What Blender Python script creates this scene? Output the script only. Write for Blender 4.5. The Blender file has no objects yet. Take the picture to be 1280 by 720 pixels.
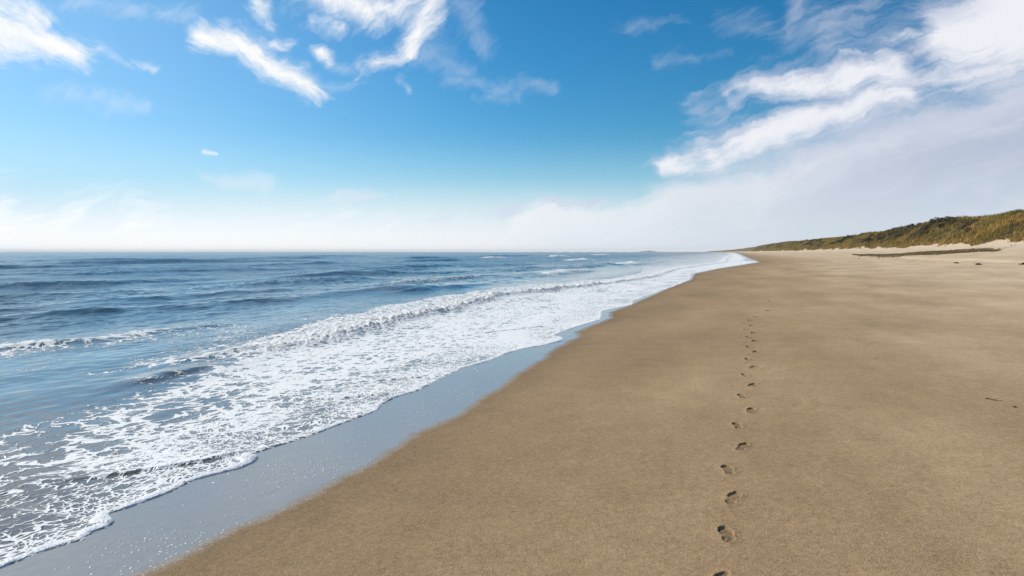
import bpy, math, random
import numpy as np
from mathutils import Vector

random.seed(5)
RNG = np.random.default_rng(11)
SC = bpy.context.scene
COL = SC.collection

# ------------------------------------------------------------------ frame of the place
EYE = 1.82
A = math.atan(270 / 900)                       # heading of the shore, from +Y towards +X
TX, TY = math.sin(A), math.cos(A)              # along the shore
NX, NY = math.cos(A), -math.sin(A)             # towards the land
def ls(x, y): return x * TX + y * TY, x * NX + y * NY
def xy(l, s): return l * TX + s * NX, l * TY + s * NY

# ------------------------------------------------------------------ numpy noise
def _hash(ix, iy, seed):
    h = (ix.astype(np.int64) * 374761393 + iy.astype(np.int64) * 668265263 + seed * 1442695041) & 0xffffffff
    h = ((h ^ (h >> 13)) * 1274126177) & 0xffffffff
    h = (h ^ (h >> 16)) & 0xffffffff
    return h.astype(np.float64) / 4294967295.0
def pn(x, y, seed=0):
    x = np.asarray(x, float); y = np.asarray(y, float)
    ix = np.floor(x); iy = np.floor(y); fx = x - ix; fy = y - iy
    u = fx * fx * fx * (fx * (fx * 6 - 15) + 10); v = fy * fy * fy * (fy * (fy * 6 - 15) + 10)
    def gr(i, j):
        a = _hash(ix + i, iy + j, seed) * 2 * math.pi
        return np.cos(a) * (fx - i) + np.sin(a) * (fy - j)
    n0 = gr(0, 0) * (1 - u) + gr(1, 0) * u
    n1 = gr(0, 1) * (1 - u) + gr(1, 1) * u
    return (n0 * (1 - v) + n1 * v) * 1.5
def fbm(x, y, seed=0, o=3, g=.5):
    r = 0; a = 1; t = 0
    for i in range(o):
        r = r + a * pn(x * 2 ** i, y * 2 ** i, seed + i * 17); t += a; a *= g
    return r / t
def sstep(a, b, x):
    t = np.clip((x - a) / (b - a), 0, 1); return t * t * (3 - 2 * t)

# ------------------------------------------------------------------ shoreline data (metres along, metres across)
EDGE = [(3.06,-4.01),(3.16,-3.99),(3.32,-3.98),(3.42,-3.93),(3.50,-3.90),(3.57,-3.92),(3.62,-3.96),(3.70,-3.92),(3.76,-3.94),(3.85,-4.07),(3.93,-4.13),(4.03,-4.09),(4.20,-4.07),(4.42,-4.05),(4.70,-4.08),(4.92,-3.99),(5.08,-3.92),(5.26,-3.93),(5.40,-4.02),(5.46,-4.12),(5.57,-4.08),(5.81,-4.03),(6.18,-3.95),(6.70,-3.91),(7.07,-3.87),(7.37,-3.84),(7.70,-3.95),(8.23,-3.98),(8.59,-3.89),(10.61,-3.99),(10.99,-3.88),(11.56,-3.81),(12.42,-3.79),(13.01,-3.67),(13.67,-3.38),(14.38,-3.22),(14.91,-3.38),(15.20,-3.65),(16.14,-3.62),(17.18,-3.55),(19.09,-3.29),(22.08,-3.73),(24.73,-3.18),(27.46,-3.39),(33.54,-3.08),(36.82,-2.83),(48.16,-2.43),(62.51,-2.97),(79.22,-1.42),(99.32,1.06),(133.19,4.68),(165,3.0),(196.02,4.32),(430.43,6.42),(800,9),(1500,10)]
WETE = [(-20,-3.0),(3.17,-3.10),(3.55,-3.05),(3.80,-3.03),(4.11,-2.96),(4.46,-2.91),(4.94,-2.89),(5.33,-2.85),(5.85,-2.86),(6.40,-2.90),(6.98,-2.80),(8.03,-2.81),(8.87,-2.79),(10.19,-2.93),(11.62,-2.91),(12.72,-3.05),(14.94,-2.95),(15.98,-3.21),(19.57,-3.00),(21.39,-3.32),(25.32,-3.10),(37.71,-2.75),(48,-2.2),(62.5,-2.6),(79.2,-1.0),(99.3,1.6),(133.2,5.4),(196,5.6),(430,8),(800,11),(1500,12)]
PRINTS = [(3.80,-0.01),(4.477,0.014),(5.140,0.060),(5.803,0.022),(6.502,0.149),(7.276,0.111),(7.999,0.258),(8.784,0.174),(9.542,0.312),(10.338,0.242),(11.071,0.369),(11.890,0.311),(12.757,0.460),(13.392,0.367),(14.234,0.496),(14.892,0.397),(15.685,0.512),(16.307,0.383),(17.314,0.527),(18.020,0.348),(18.735,0.512),(19.745,0.689),(21.754,1.090),(23.207,1.335),(25.945,1.346),(27.909,0.497),(31.211,0.394)]
def bend(l): return -90.0 * (np.maximum(0, l - 1500) / 1000.0) ** 2
_el = np.array([e[0] for e in EDGE]); _es = np.array([e[1] for e in EDGE])
def W(l):
    l = np.asarray(l, float)
    w = np.interp(l, _el, _es)
    w = w + np.where(l < 3, .07 * np.sin(l * 2.1), 0) + .10 * sstep(14, 30, l) * pn(l * .5, l * 0 + 3.3, 5) + .7 * sstep(60, 130, l) * pn(l * .04, l * 0 + 1.3, 6)
    return w + bend(l)
_wl = np.array([e[0] for e in WETE]); _ws = np.array([e[1] for e in WETE])
def wet_edge(l):
    l = np.asarray(l, float)
    return np.interp(l, _wl, _ws) + bend(l) + .05 * pn(l * 1.3, l * 0 + .7, 8) + .10 * sstep(60, 200, l) * pn(l * .1, l * 0, 9)
def shore0(l):
    return np.interp(l, [0, 10, 20, 45, 90, 133, 300, 800, 1500], [0, 0, .5, 1, 2.5, 7, 9, 13, 14]) + bend(np.asarray(l, float))
def toe(l):
    l = np.asarray(l, float)
    return 38.5 + 2.6 * fbm(l * .06, l * 0 + 4.4, 31, 3) * 1.6 + 1.0 * pn(l * .35, l * 0, 33) + bend(l)
def undul(l, s, q):
    m = sstep(-3.0, .5, q)
    far = sstep(5, 16, q)
    z = m * (.022 * pn(l * .16, s * .35, 41) + .006 * pn(l * .8, s * 1.3, 42) + .0035 * pn(l * 2.3, s * 3.1, 43))
    z = z + far * (.10 * pn(l * .10, s * .22, 44) + .05 * np.abs(pn(l * .45, s * .6, 45)) + .02 * pn(l * 1.3, s * 1.6, 46))
    # scuffed and trodden places
    z = z + m * .006 * sstep(.25, .7, pn(l * .9, s * 1.1, 48)) * (pn(l * 6, s * 7, 49) + .5 * pn(l * 13, s * 14, 50))
    # wind-cut berm steps high on the beach
    z = z + .16 * sstep(16.8, 17.5, q + 1.2 * pn(l * .06, l * 0, 47)) * sstep(28, 40, l) * sstep(160, 90, l)
    return z
def sand_z(l, s):
    q = np.asarray(s, float) - shore0(l)
    qq = np.clip(q, -60, 39)
    z = .12 + .03 * qq + np.where(qq > 0, .0015 * qq * qq, 0)
    return z + undul(np.asarray(l, float), np.asarray(s, float), q)

# ------------------------------------------------------------------ helpers
def tag(o, label=None, cat=None, group=None, kind=None):
    if label: o['label'] = label
    if cat: o['category'] = cat
    if group: o['group'] = group
    if kind: o['kind'] = kind
    return o
def mesh_np(name, V, F, mat, smooth=True, attrs=None, normals=None, parent=None):
    """V n x 3, F m x k (all the same k) -> one linked mesh object."""
    V = np.asarray(V, np.float32); F = np.asarray(F, np.int32)
    me = bpy.data.meshes.new(name)
    k = F.shape[1]
    me.vertices.add(len(V)); me.vertices.foreach_set('co', V.ravel())
    me.loops.add(F.size); me.loops.foreach_set('vertex_index', F.ravel())
    me.polygons.add(len(F))
    me.polygons.foreach_set('loop_start', np.arange(0, F.size, k, dtype=np.int32))
    me.polygons.foreach_set('loop_total', np.full(len(F), k, np.int32))
    me.polygons.foreach_set('use_smooth', np.full(len(F), smooth))
    for an, av in (attrs or {}).items():
        if np.ndim(av) == 2:
            a = me.attributes.new(an, 'FLOAT_COLOR', 'POINT'); a.data.foreach_set('color', np.asarray(av, np.float32).ravel())
        else:
            a = me.attributes.new(an, 'FLOAT', 'POINT'); a.data.foreach_set('value', np.asarray(av, np.float32))
    me.update(calc_edges=True); me.validate()
    if normals is not None:
        me.normals_split_custom_set_from_vertices(np.asarray(normals, np.float32))
    me.materials.append(mat)
    o = bpy.data.objects.new(name, me); COL.objects.link(o)
    if parent: o.parent = parent
    return o
def sub_mesh(V, F, keep):
    F = F[keep]; used = np.zeros(len(V), bool); used[F.ravel()] = True
    idx = np.cumsum(used) - 1
    return used, idx[F]
def grid_faces(nr, nc):
    i = np.arange(nr - 1)[:, None] * nc + np.arange(nc - 1)[None, :]
    return np.stack([i, i + 1, i + nc + 1, i + nc], -1).reshape(-1, 4)
def grid_normals(P):
    du = np.gradient(P, axis=1); dv = np.gradient(P, axis=0)
    n = np.cross(du, dv); n /= np.maximum(np.linalg.norm(n, axis=-1, keepdims=True), 1e-9)
    n[n[..., 2] < 0] *= -1
    return n

class Nodes:
    def __init__(self, tree): self.t = tree; self.n = tree.nodes; self.n.clear()
    def new(self, typ, **kw):
        nd = self.n.new(typ)
        for k, v in kw.items(): setattr(nd, k, v)
        return nd
    def put(self, sock, v):
        if isinstance(v, bpy.types.NodeSocket): self.t.links.new(v, sock)
        elif v is not None:
            try: sock.default_value = v
            except TypeError: sock.default_value = (v, v, v)
    def m(self, op, a, b=None, c=None, clamp=False):
        nd = self.new('ShaderNodeMath', operation=op); nd.use_clamp = clamp
        for i, v in enumerate((a, b, c)):
            if v is not None: self.put(nd.inputs[i], v)
        return nd.outputs[0]
    def vm(self, op, a, b=None, scale=None):
        nd = self.new('ShaderNodeVectorMath', operation=op)
        self.put(nd.inputs[0], a)
        if b is not None: self.put(nd.inputs[1], b)
        if scale is not None: self.put(nd.inputs['Scale'], scale)
        return nd.outputs['Value'] if op in ('DOT_PRODUCT', 'LENGTH', 'DISTANCE') else nd.outputs[0]
    def comb(self, x, y, z=0.0):
        nd = self.new('ShaderNodeCombineXYZ')
        for i, v in enumerate((x, y, z)): self.put(nd.inputs[i], v)
        return nd.outputs[0]
    def sep(self, v):
        nd = self.new('ShaderNodeSeparateXYZ'); self.put(nd.inputs[0], v); return nd.outputs
    def ss(self, x, a, b, lo=0.0, hi=1.0, mode='SMOOTHSTEP'):
        nd = self.new('ShaderNodeMapRange', interpolation_type=mode)
        self.put(nd.inputs[0], x); self.put(nd.inputs[1], a); self.put(nd.inputs[2], b); self.put(nd.inputs[3], lo); self.put(nd.inputs[4], hi)
        return nd.outputs[0]
    def noise(self, vec, scale, detail=2.0, rough=.5, dist=0.0, color=False, dims='3D'):
        nd = self.new('ShaderNodeTexNoise', noise_dimensions=dims)
        self.put(nd.inputs['Vector'], vec); self.put(nd.inputs['Scale'], scale); self.put(nd.inputs['Detail'], detail)
        self.put(nd.inputs['Roughness'], rough); self.put(nd.inputs['Distortion'], dist)
        return nd.outputs['Color' if color else 'Fac']
    def voro(self, vec, scale, feature='DISTANCE_TO_EDGE', rand=1.0, out='Distance', dims='2D'):
        nd = self.new('ShaderNodeTexVoronoi', feature=feature, voronoi_dimensions=dims)
        self.put(nd.inputs['Vector'], vec); self.put(nd.inputs['Scale'], scale); self.put(nd.inputs['Randomness'], rand)
        return nd.outputs[out]
    def mix(self, f, a, b):
        nd = self.new('ShaderNodeMix', data_type='RGBA')
        self.put(nd.inputs[0], f)
        for i, v in ((6, a), (7, b)):
            self.put(nd.inputs[i], tuple(v) + (1,) if isinstance(v, tuple) and len(v) == 3 else v)
        return nd.outputs[2]
    def attr(self, name, out='Fac'):
        return self.new('ShaderNodeAttribute', attribute_name=name).outputs[out]
    def bump(self, h, dist, strength=1.0, normal=None):
        nd = self.new('ShaderNodeBump'); self.put(nd.inputs['Height'], h); self.put(nd.inputs['Distance'], dist); self.put(nd.inputs['Strength'], strength)
        if normal is not None: self.put(nd.inputs['Normal'], normal)
        return nd.outputs[0]
    def bsdf(self, **kw):
        p = self.new('ShaderNodeBsdfPrincipled')
        for k, v in kw.items():
            k = {'color': 'Base Color', 'rough': 'Roughness', 'ior': 'IOR', 'normal': 'Normal', 'spec': 'Specular IOR Level', 'sub': 'Subsurface Weight'}.get(k, k)
            self.put(p.inputs[k], tuple(v) + (1,) if isinstance(v, tuple) and len(v) == 3 and k == 'Base Color' else v)
        return p.outputs[0]
def material(name):
    m = bpy.data.materials.new(name); m.use_nodes = True
    N = Nodes(m.node_tree); N.out = N.new('ShaderNodeOutputMaterial')
    return m, N
def shore_coords(N):
    """metres along / across the shore, from the world position"""
    pos = N.new('ShaderNodeNewGeometry').outputs['Position']
    l = N.vm('DOT_PRODUCT', pos, (TX, TY, 0)); s = N.vm('DOT_PRODUCT', pos, (NX, NY, 0))
    return pos, l, s, N.comb(l, s, 0.0)

# ------------------------------------------------------------------ sand material
def make_sand():
    m, N = material('sand')
    pos, l, s, p = shore_coords(N)
    q = N.attr('shore')                       # metres above the wet edge
    stretched = N.vm('MULTIPLY', p, (.35, 1.0, 1.0))
    big = N.noise(stretched, .45, 3, .55)
    mid = N.noise(p, 2.2, 4, .6)
    fine = N.noise(pos, 85, 3, .65)
    mott = N.noise(pos, 16, 3, .6)
    e = N.m('ADD', q, N.m('MULTIPLY', N.m('SUBTRACT', N.noise(p, 5.0, 4, .6), .5), .16))
    wet = N.ss(e, .07, -.13)                  # standing film of water
    damp = N.ss(N.m('ADD', q, N.m('MULTIPLY', N.m('SUBTRACT', big, .5), 3.0)), 5.0, -.2)
    dry = N.ss(N.m('ADD', q, N.m('MULTIPLY', N.m('SUBTRACT', big, .5), 8.0)), 2.5, 17.0)
    c = N.mix(damp, SAND_MID, SAND_DAMP)
    c = N.mix(dry, c, SAND_DRY)
    c = N.mix(N.ss(N.m('ADD', q, N.m('MULTIPLY', N.m('SUBTRACT', big, .5), 10.0)), 22.0, 34.0), c, (.62, .475, .325))
    k = N.m('ADD', N.m('MULTIPLY', N.m('SUBTRACT', big, .5), .62), N.m('MULTIPLY', N.m('SUBTRACT', mid, .5), .36))
    k = N.m('ADD', k, N.m('MULTIPLY', N.m('SUBTRACT', mott, .5), .48))
    k = N.m('ADD', k, N.m('MULTIPLY', N.m('SUBTRACT', fine, .5), 1.15))
    k = N.m('ADD', k, N.m('MULTIPLY', N.m('SUBTRACT', N.noise(pos, 34, 3, .7), .5), .75))
    k = N.m('ADD', k, 1.0)
    c = N.vm('SCALE', c, scale=k)
    c = N.vm('SCALE', c, scale=N.m('MULTIPLY_ADD', N.attr('print_tone'), -.24, 1.0))
    # pale grains and tiny shell bits
    v = N.new('ShaderNodeTexVoronoi', feature='F1', voronoi_dimensions='3D'); N.put(v.inputs['Vector'], pos); N.put(v.inputs['Scale'], 70.0)
    rnd = N.sep(v.outputs['Color'])[0]
    bit = N.m('MULTIPLY', N.ss(v.outputs['Distance'], .34, .22), N.ss(rnd, .93, .95))
    c = N.mix(N.m('MULTIPLY', bit, .55), c, (.55, .48, .38))
    rnd2 = N.sep(v.outputs['Color'])[1]
    dark = N.m('MULTIPLY', N.ss(v.outputs['Distance'], .34, .22), N.ss(rnd2, .94, .96))
    c = N.mix(N.m('MULTIPLY', dark, .6), c, (.07, .05, .035))
    c = N.vm('SCALE', c, scale=N.ss(e, .55, .02, 1.0, .84))     # dark damp fringe above the film
    # foam grains stranded along the film's edge
    strand = N.m('MULTIPLY', N.ss(N.m('ABSOLUTE', N.m('ADD', e, .01)), .07, .0), N.ss(N.noise(pos, 55, 2, .5), .56, .66))
    wetc = N.vm('SCALE', N.mix(.72, SAND_DAMP, (.285, .305, .305)), scale=N.m('MULTIPLY_ADD', N.m('SUBTRACT', mott, .5), .25, 1.05))
    c = N.mix(wet, c, wetc)
    c = N.mix(N.m('MULTIPLY', strand, .5), c, (.6, .56, .5))
    # white flecks on the film: sun glints painted into colour and bump
    vb = N.new('ShaderNodeTexVoronoi', feature='F1', voronoi_dimensions='2D'); N.put(vb.inputs['Vector'], p); N.put(vb.inputs['Scale'], 26.0)
    br = N.sep(vb.outputs['Color'])[0]
    patch = N.ss(N.noise(p, 1.1, 3, .6), .42, .68)
    glint = N.m('MULTIPLY', N.m('MULTIPLY', N.ss(vb.outputs['Distance'], .30, .12), N.ss(br, N.m('MULTIPLY_ADD', patch, -.5, .98), 1.0)), wet)
    c = N.mix(N.m('MULTIPLY', glint, .75), c, (.75, .76, .76))
    rough = N.m('ADD', N.m('MULTIPLY', wet, -.72), .88)
    h = N.m('ADD', N.m('MULTIPLY', fine, .40), N.m('ADD', N.m('MULTIPLY', mott, .35), N.m('MULTIPLY', mid, .9)))
    dryb = N.bump(h, .016, N.m('MULTIPLY_ADD', wet, -.9, .95))
    film = N.noise(N.vm('MULTIPLY', p, (.6, 1.0, 1)), 7.0, 3, .6)
    hb = N.m('ADD', N.m('MULTIPLY', film, .35), N.m('MULTIPLY', glint, .9))
    nrm = N.bump(hb, .010, N.m('MULTIPLY', wet, .8), dryb)
    sh = N.bsdf(color=c, rough=rough, ior=1.36, normal=nrm, spec=N.m('MULTIPLY_ADD', wet, .42, .18))
    N.t.links.new(sh, N.out.inputs[0])
    return m
SAND_DAMP = (.312, .206, .110); SAND_MID = (.378, .250, .134); SAND_DRY = (.555, .41, .262)

# ------------------------------------------------------------------ sea material
def make_water():
    m, N = material('sea water and foam')
    pos, l, s, p = shore_coords(N)
    foam = N.attr('foam'); solid = N.attr('solid'); q = N.attr('depth')
    wv = N.noise(p, .9, 3, .55, color=True)
    wp = N.vm('ADD', p, N.vm('SCALE', N.vm('SUBTRACT', wv, (.5, .5, .5)), scale=.75))
    wv2 = N.noise(p, 5.0, 2, .5, color=True)
    wp2 = N.vm('ADD', wp, N.vm('SCALE', N.vm('SUBTRACT', wv2, (.5, .5, .5)), scale=.10))
    wps = N.vm('MULTIPLY', wp2, (.8, 1.1, 1))
    c1 = N.voro(wps, 2.6); c2 = N.voro(wps, 7.0); c3 = N.voro(wps, 21.0)
    l1 = N.ss(c1, .34, .0); l2 = N.ss(c2, .34, .0); l3 = N.ss(c3, .38, .0)
    n1 = N.noise(wp, 1.3, 5, .6); n2 = N.noise(wp2, 9.0, 3, .6)
    near = N.ss(q, 1.8, .3)                                   # finer lace close to the edge
    val = N.m('ADD', N.m('MULTIPLY', l1, N.m('MULTIPLY_ADD', near, -.20, .26)), N.m('MULTIPLY', l2, .24))
    val = N.m('ADD', val, N.m('MULTIPLY', l3, N.m('MULTIPLY_ADD', near, .24, .09)))
    val = N.m('ADD', val, N.m('MULTIPLY', n1, .62)); val = N.m('ADD', val, N.m('MULTIPLY', n2, .22))
    th = N.m('MULTIPLY_ADD', foam, -.72, 1.04)
    mask = N.ss(N.m('SUBTRACT', val, th), -.075, .085)
    mask = N.m('MULTIPLY', mask, N.ss(foam, .02, .12))
    film = N.m('MULTIPLY', N.ss(foam, .25, .8), N.m('MULTIPLY_ADD', n1, .75, -.10))
    mask = N.m('MAXIMUM', N.m('MAXIMUM', mask, film), solid)
    # water body: sandy and shallow by the edge, blue-green off shore
    shallow = N.ss(q, 6.0, 1.0); off = N.ss(q, 10.0, 45.0)
    wc = N.mix(off, (.045, .085, .110), (.042, .086, .118))
    aer_sheen = N.m('MULTIPLY', N.ss(q, 15.0, 7.0), N.ss(N.noise(N.vm('MULTIPLY', wp, (.22, .8, 1)), 1.0, 4, .6), .40, .66))
    wc = N.mix(aer_sheen, wc, (.21, .275, .305))      # bubble-clouded water, with the sky's sheen painted in as paler patches
    wc = N.mix(shallow, wc, (.14, .128, .118))
    fc = N.vm('SCALE', N.mix(N.noise(wp2, 6.0, 2, .5), (.86, .84, .81), (.94, .92, .88)), scale=.98)
    fc = N.mix(N.m('MULTIPLY', solid, N.ss(N.noise(pos, 2.6, 4, .65), .42, .68)), fc, (.80, .74, .66))
    col = N.mix(mask, wc, fc)
    rough = N.m('ADD', N.m('MULTIPLY', mask, .5), N.m('MULTIPLY_ADD', off, .10, .10))
    # ripples: long across the wind, short along it
    rp = N.vm('MULTIPLY', p, (.55, 1.0, 1))
    r1 = N.noise(rp, 2.4, 4, .6, .6); r2 = N.noise(rp, 9.0, 3, .6, .4)
    rip = N.m('ADD', r1, N.m('MULTIPLY', r2, .28))
    slick = N.ss(N.noise(N.vm('MULTIPLY', p, (.05, .16, 1)), 1.0, 3, .6), .40, .62, .30, 1.0)
    amp = N.m('MULTIPLY', N.ss(q, 3.0, 22.0, .10, 1.0), slick)
    b1 = N.bump(rip, .085, amp)
    fh = N.m('ADD', N.m('MULTIPLY', mask, N.m('MULTIPLY_ADD', n2, .8, .5)), N.m('MULTIPLY', N.m('MULTIPLY', N.m('ADD', mask, N.m('MULTIPLY', solid, 2.0)), N.noise(pos, 22, 4, .65)), .6))
    nb = N.bump(fh, .02, 1.0, b1)
    sh = N.bsdf(color=col, rough=rough, ior=1.333, normal=nb, spec=N.m('MULTIPLY_ADD', mask, -.35, .5))
    N.t.links.new(sh, N.out.inputs[0])
    return m
def make_foam_mat():
    m, N = material('thick foam')
    pos = N.new('ShaderNodeNewGeometry').outputs['Position']
    n = N.noise(pos, 30, 3, .6)
    b = N.voro(pos, 60, 'F1', dims='3D')
    c = N.mix(n, (.74, .71, .70), (.88, .87, .86))
    nb = N.bump(N.m('ADD', n, N.m('MULTIPLY', b, .4)), .012, .8)
    N.t.links.new(N.bsdf(color=c, rough=.45, normal=nb, spec=.3), N.out.inputs[0])
    return m

# ------------------------------------------------------------------ vegetation materials
def make_dune_mat():
    m, N = material('dune turf and sand')
    pos = N.new('ShaderNodeNewGeometry').outputs['Position']
    v = N.attr('veg'); k = N.attr('brush')
    n = N.noise(pos, .35, 5, .65); n2 = N.noise(pos, 2.5, 4, .65)
    veg = N.mix(n, (.085, .066, .028), (.19, .135, .055))
    veg = N.mix(N.m('MULTIPLY', k, .85), veg, (.085, .066, .036))
    veg = N.vm('SCALE', veg, scale=N.m('MULTIPLY_ADD', n2, 1.0, .5))
    sand = N.vm('SCALE', N.mix(n, (.52, .40, .27), (.64, .50, .35)), scale=N.m('MULTIPLY_ADD', n2, .35, .82))
    f = N.ss(N.m('ADD', v, N.m('MULTIPLY', N.m('SUBTRACT', n2, .5), .8)), .35, .65)
    nb = N.bump(n2, .25, .7)
    N.t.links.new(N.bsdf(color=N.mix(f, sand, veg), rough=.95, normal=nb, spec=.1), N.out.inputs[0])
    return m
def make_leaf_mat(name):
    m, N = material(name)
    c = N.attr('tint', 'Color')
    pos = N.new('ShaderNodeNewGeometry').outputs['Position']
    c = N.vm('SCALE', c, scale=N.m('MULTIPLY_ADD', N.noise(pos, 3.0, 2, .5), .8, .6))
    d = N.bsdf(color=c, rough=.7, spec=.15)
    tr = N.new('ShaderNodeBsdfTranslucent'); N.put(tr.inputs[0], c)
    mx = N.new('ShaderNodeMixShader'); mx.inputs[0].default_value = .25
    N.t.links.new(d, mx.inputs[1]); N.t.links.new(tr.outputs[0], mx.inputs[2]); N.t.links.new(mx.outputs[0], N.out.inputs[0])
    return m
def plain(name, c, rough=.85):
    m, N = material(name)
    pos = N.new('ShaderNodeNewGeometry').outputs['Position']
    n = N.noise(pos, 25, 3, .6)
    cc = N.vm('SCALE', N.mix(0.0, c, c), scale=N.m('MULTIPLY_ADD', n, .9, .55))
    N.t.links.new(N.bsdf(color=cc, rough=rough, normal=N.bump(n, .01, .6), spec=.2), N.out.inputs[0])
    return m
M_SAND = make_sand(); M_WATER = make_water(); M_FOAM = make_foam_mat(); M_DUNE = make_dune_mat()
M_GRASS = make_leaf_mat('dune grass'); M_LEAF = make_leaf_mat('shrub leaves'); M_WEED = plain('dried seaweed', (.045, .034, .022)); M_STEM = plain('woody stems', (.09, .07, .05))

# ------------------------------------------------------------------ footprints: shape of a shoe sole pressed into sand
def sole(x, y, side):
    """signed distance to the outline; y runs from heel to toe, the sole is .28 m long"""
    x = x / .88; y = y / .90
    xx = x - side * .010 * np.sin((y + .14) / .28 * math.pi) * -1
    def ell(cx, cy, rx, ry):
        k = np.sqrt(((xx - cx) / rx) ** 2 + ((y - cy) / ry) ** 2); return (k - 1) * min(rx, ry)
    d = np.stack([ell(side * .004, .062, .050, .088), ell(0, -.092, .038, .055), ell(side * .006, -.02, .033, .07)])
    return -np.log(np.exp(-d * 90).sum(0)) / 90
def press(x, y, side, seed):
    d = sole(x, y, side) + .006 * pn(x * 38, y * 38, seed)
    wall = sstep(.004, -.010, d)
    depth = .010 + .008 * sstep(.03, .12, y) + .010 * sstep(-.06, -.12, y) - .010 * np.exp(-((y + .02) / .03) ** 2)
    depth = depth + .005 * pn(x * 45 + 3, y * 45, seed + 1) + .004 * np.sin(y * 260) * sstep(-.004, -.02, d)
    depth = depth * (1 + .25 * pn(x * 9, y * 9, seed + 2))
    rim = (.006 + .006 * pn(x * 20, y * 20, seed + 3)) * np.exp(-(np.maximum(d, 0) / .016) ** 2) * sstep(-.006, .004, d)
    return d, -depth * wall + rim + .003 * pn(x * 60, y * 60, seed + 4) * np.exp(-(d / .03) ** 2)
print_info = []
for i, (l0, s0) in enumerate(PRINTS):
    side = 1 if (i % 2 == 0) else -1                          # which foot: +1 is on the right of the trail
    a = Vector((PRINTS[min(i + 1, len(PRINTS) - 1)][0] - PRINTS[max(i - 1, 0)][0], PRINTS[min(i + 1, len(PRINTS) - 1)][1] - PRINTS[max(i - 1, 0)][1]))
    th = math.atan2(a.y, a.x) + side * math.radians(random.uniform(4, 12))
    print_info.append((l0, s0, th, side))
def to_print(l, s, info):
    l0, s0, th, side = info
    c, sn = math.cos(th), math.sin(th)
    yy = (l - l0) * c + (s - s0) * sn; xx = -(l - l0) * sn + (s - s0) * c
    return xx, yy

# ------------------------------------------------------------------ beach
def build_beach():
    ang = np.radians(np.concatenate([np.arange(-110, -39, 3.0), np.arange(-39, 39, .085), np.arange(39, 121, 3.0)]))
    r = np.concatenate([[.02, .3, .6], np.arange(.8, 3.6, .06), np.arange(3.6, 18, .03), np.arange(18, 34, .06), np.arange(34, 70, .2), np.arange(70, 220, .9), np.geomspace(220, 6000, 70)])
    R, T = np.meshgrid(r, ang, indexing='ij')
    X = R * np.sin(T); Y = R * np.cos(T)
    L, S = ls(X, Y)
    Z = sand_z(L, S)
    V = np.stack([X, Y, Z], -1).reshape(-1, 3); Fc = grid_faces(len(r), len(ang))
    Lf, Sf = L.ravel(), S.ravel()
    hide = (Sf < W(Lf) - 3.0) | (Sf > toe(Lf) + 14 )
    hole = np.zeros(len(V), bool)
    for k, info in enumerate(print_info):
        near = np.where((np.abs(Lf - info[0]) < .5) & (np.abs(Sf - info[1]) < .5))[0]
        xx, yy = to_print(Lf[near], Sf[near], info)
        hole[near[sole(xx, yy, info[3]) < .010]] = True
    keep = ~(hide[Fc].all(1)) & ~(hole[Fc].any(1))
    used, F2 = sub_mesh(V, Fc, keep)
    att = (Sf - wet_edge(Lf))[used]
    o = mesh_np('beach', V[used], F2, M_SAND, attrs={'shore': att})
    tag(o, 'wide sloping beach of smooth tan sand', 'beach', kind='structure')
build_beach()

ORD = ['nearest', 'second', 'third', 'fourth', 'fifth', 'sixth', 'seventh', 'eighth', 'ninth', 'tenth', 'eleventh', 'twelfth', 'thirteenth', 'fourteenth', 'fifteenth', 'sixteenth', 'seventeenth', 'eighteenth', 'nineteenth', 'twentieth', 'twenty-first', 'twenty-second']
def print_label(i):
    foot = 'right' if print_info[i][3] > 0 else 'left'
    if i == 0: return 'shoe print closest to the viewer, its heel end cut off at the edge of view'
    if i == 1: return 'large dark shoe print with ridged sole and crumbled rim, nearest whole print of the trail'
    if i == 2: return 'shoe print with separate heel and toe hollows, just beyond the nearest whole print'
    if i < 21: return f'{ORD[i]} shoe print of the trail counted away from the viewer, pressed by the {foot} foot'
    return {21: 'faint shoe print where the trail first swings towards the dunes', 22: 'small far shoe print, first of three beyond the bend in the trail',
            23: 'small far shoe print lying furthest towards the dunes', 24: 'small far shoe print, last on the dune side of the trail',
            25: 'faint far shoe print on the sea side of the trail', 26: 'faintest and most distant shoe print, on the sea side of the trail'}[i]
def build_print(i, info):
    l0, s0, th, side = info
    res = .006 if l0 < 10 else .009
    x = np.arange(-.15, .151, res); y = np.arange(-.245, .246, res)
    Yl, Xl = np.meshgrid(y, x, indexing='ij')
    d, dz = press(Xl, Yl, side, 300 + i * 7)
    scale = (.74 if i != 1 else .85) * (1 + .75 * min(1, max(0, (l0 - 6) / 9)))
    c, sn = math.cos(th), math.sin(th)
    l = l0 + (Yl * c - Xl * sn); s = s0 + (Yl * sn + Xl * c)
    mar = .062 if l0 < 18 else .085
    dd = sole(Xl, Yl, side)
    flush = .0015 * (1 - sstep(.03, mar - .012, dd)) - .010 * sstep(mar - .014, mar, dd)
    z = sand_z(l, s) + dz * scale * (1 if l0 < 18.5 else 1.3) * (1.0 if i < 25 else .7) * sstep(mar, .03, dd) + flush
    X, Yw = xy(l, s)
    bx, by = xy(l0, s0); bz = float(sand_z(np.array([l0]), np.array([s0]))[0])
    V = np.stack([X - bx, Yw - by, z - bz], -1).reshape(-1, 3)
    F = grid_faces(len(y), len(x))
    keep = (dd.ravel() < mar)[F].any(1)
    used, F2 = sub_mesh(V, F, keep)
    o = mesh_np('footprint', V[used], F2, M_SAND, attrs={'shore': (s - wet_edge(l)).ravel()[used], 'print_tone': sstep(.010, -.012, d + .012 * pn(Xl * 30, Yl * 30, 500 + i)).ravel()[used]})   # darker tone inside the sole outline
    o.location = (bx, by, bz)
    tag(o, print_label(i), 'footprint', 'trail of shoe prints along the beach')
for i, info in enumerate(print_info): build_print(i, info)

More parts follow.
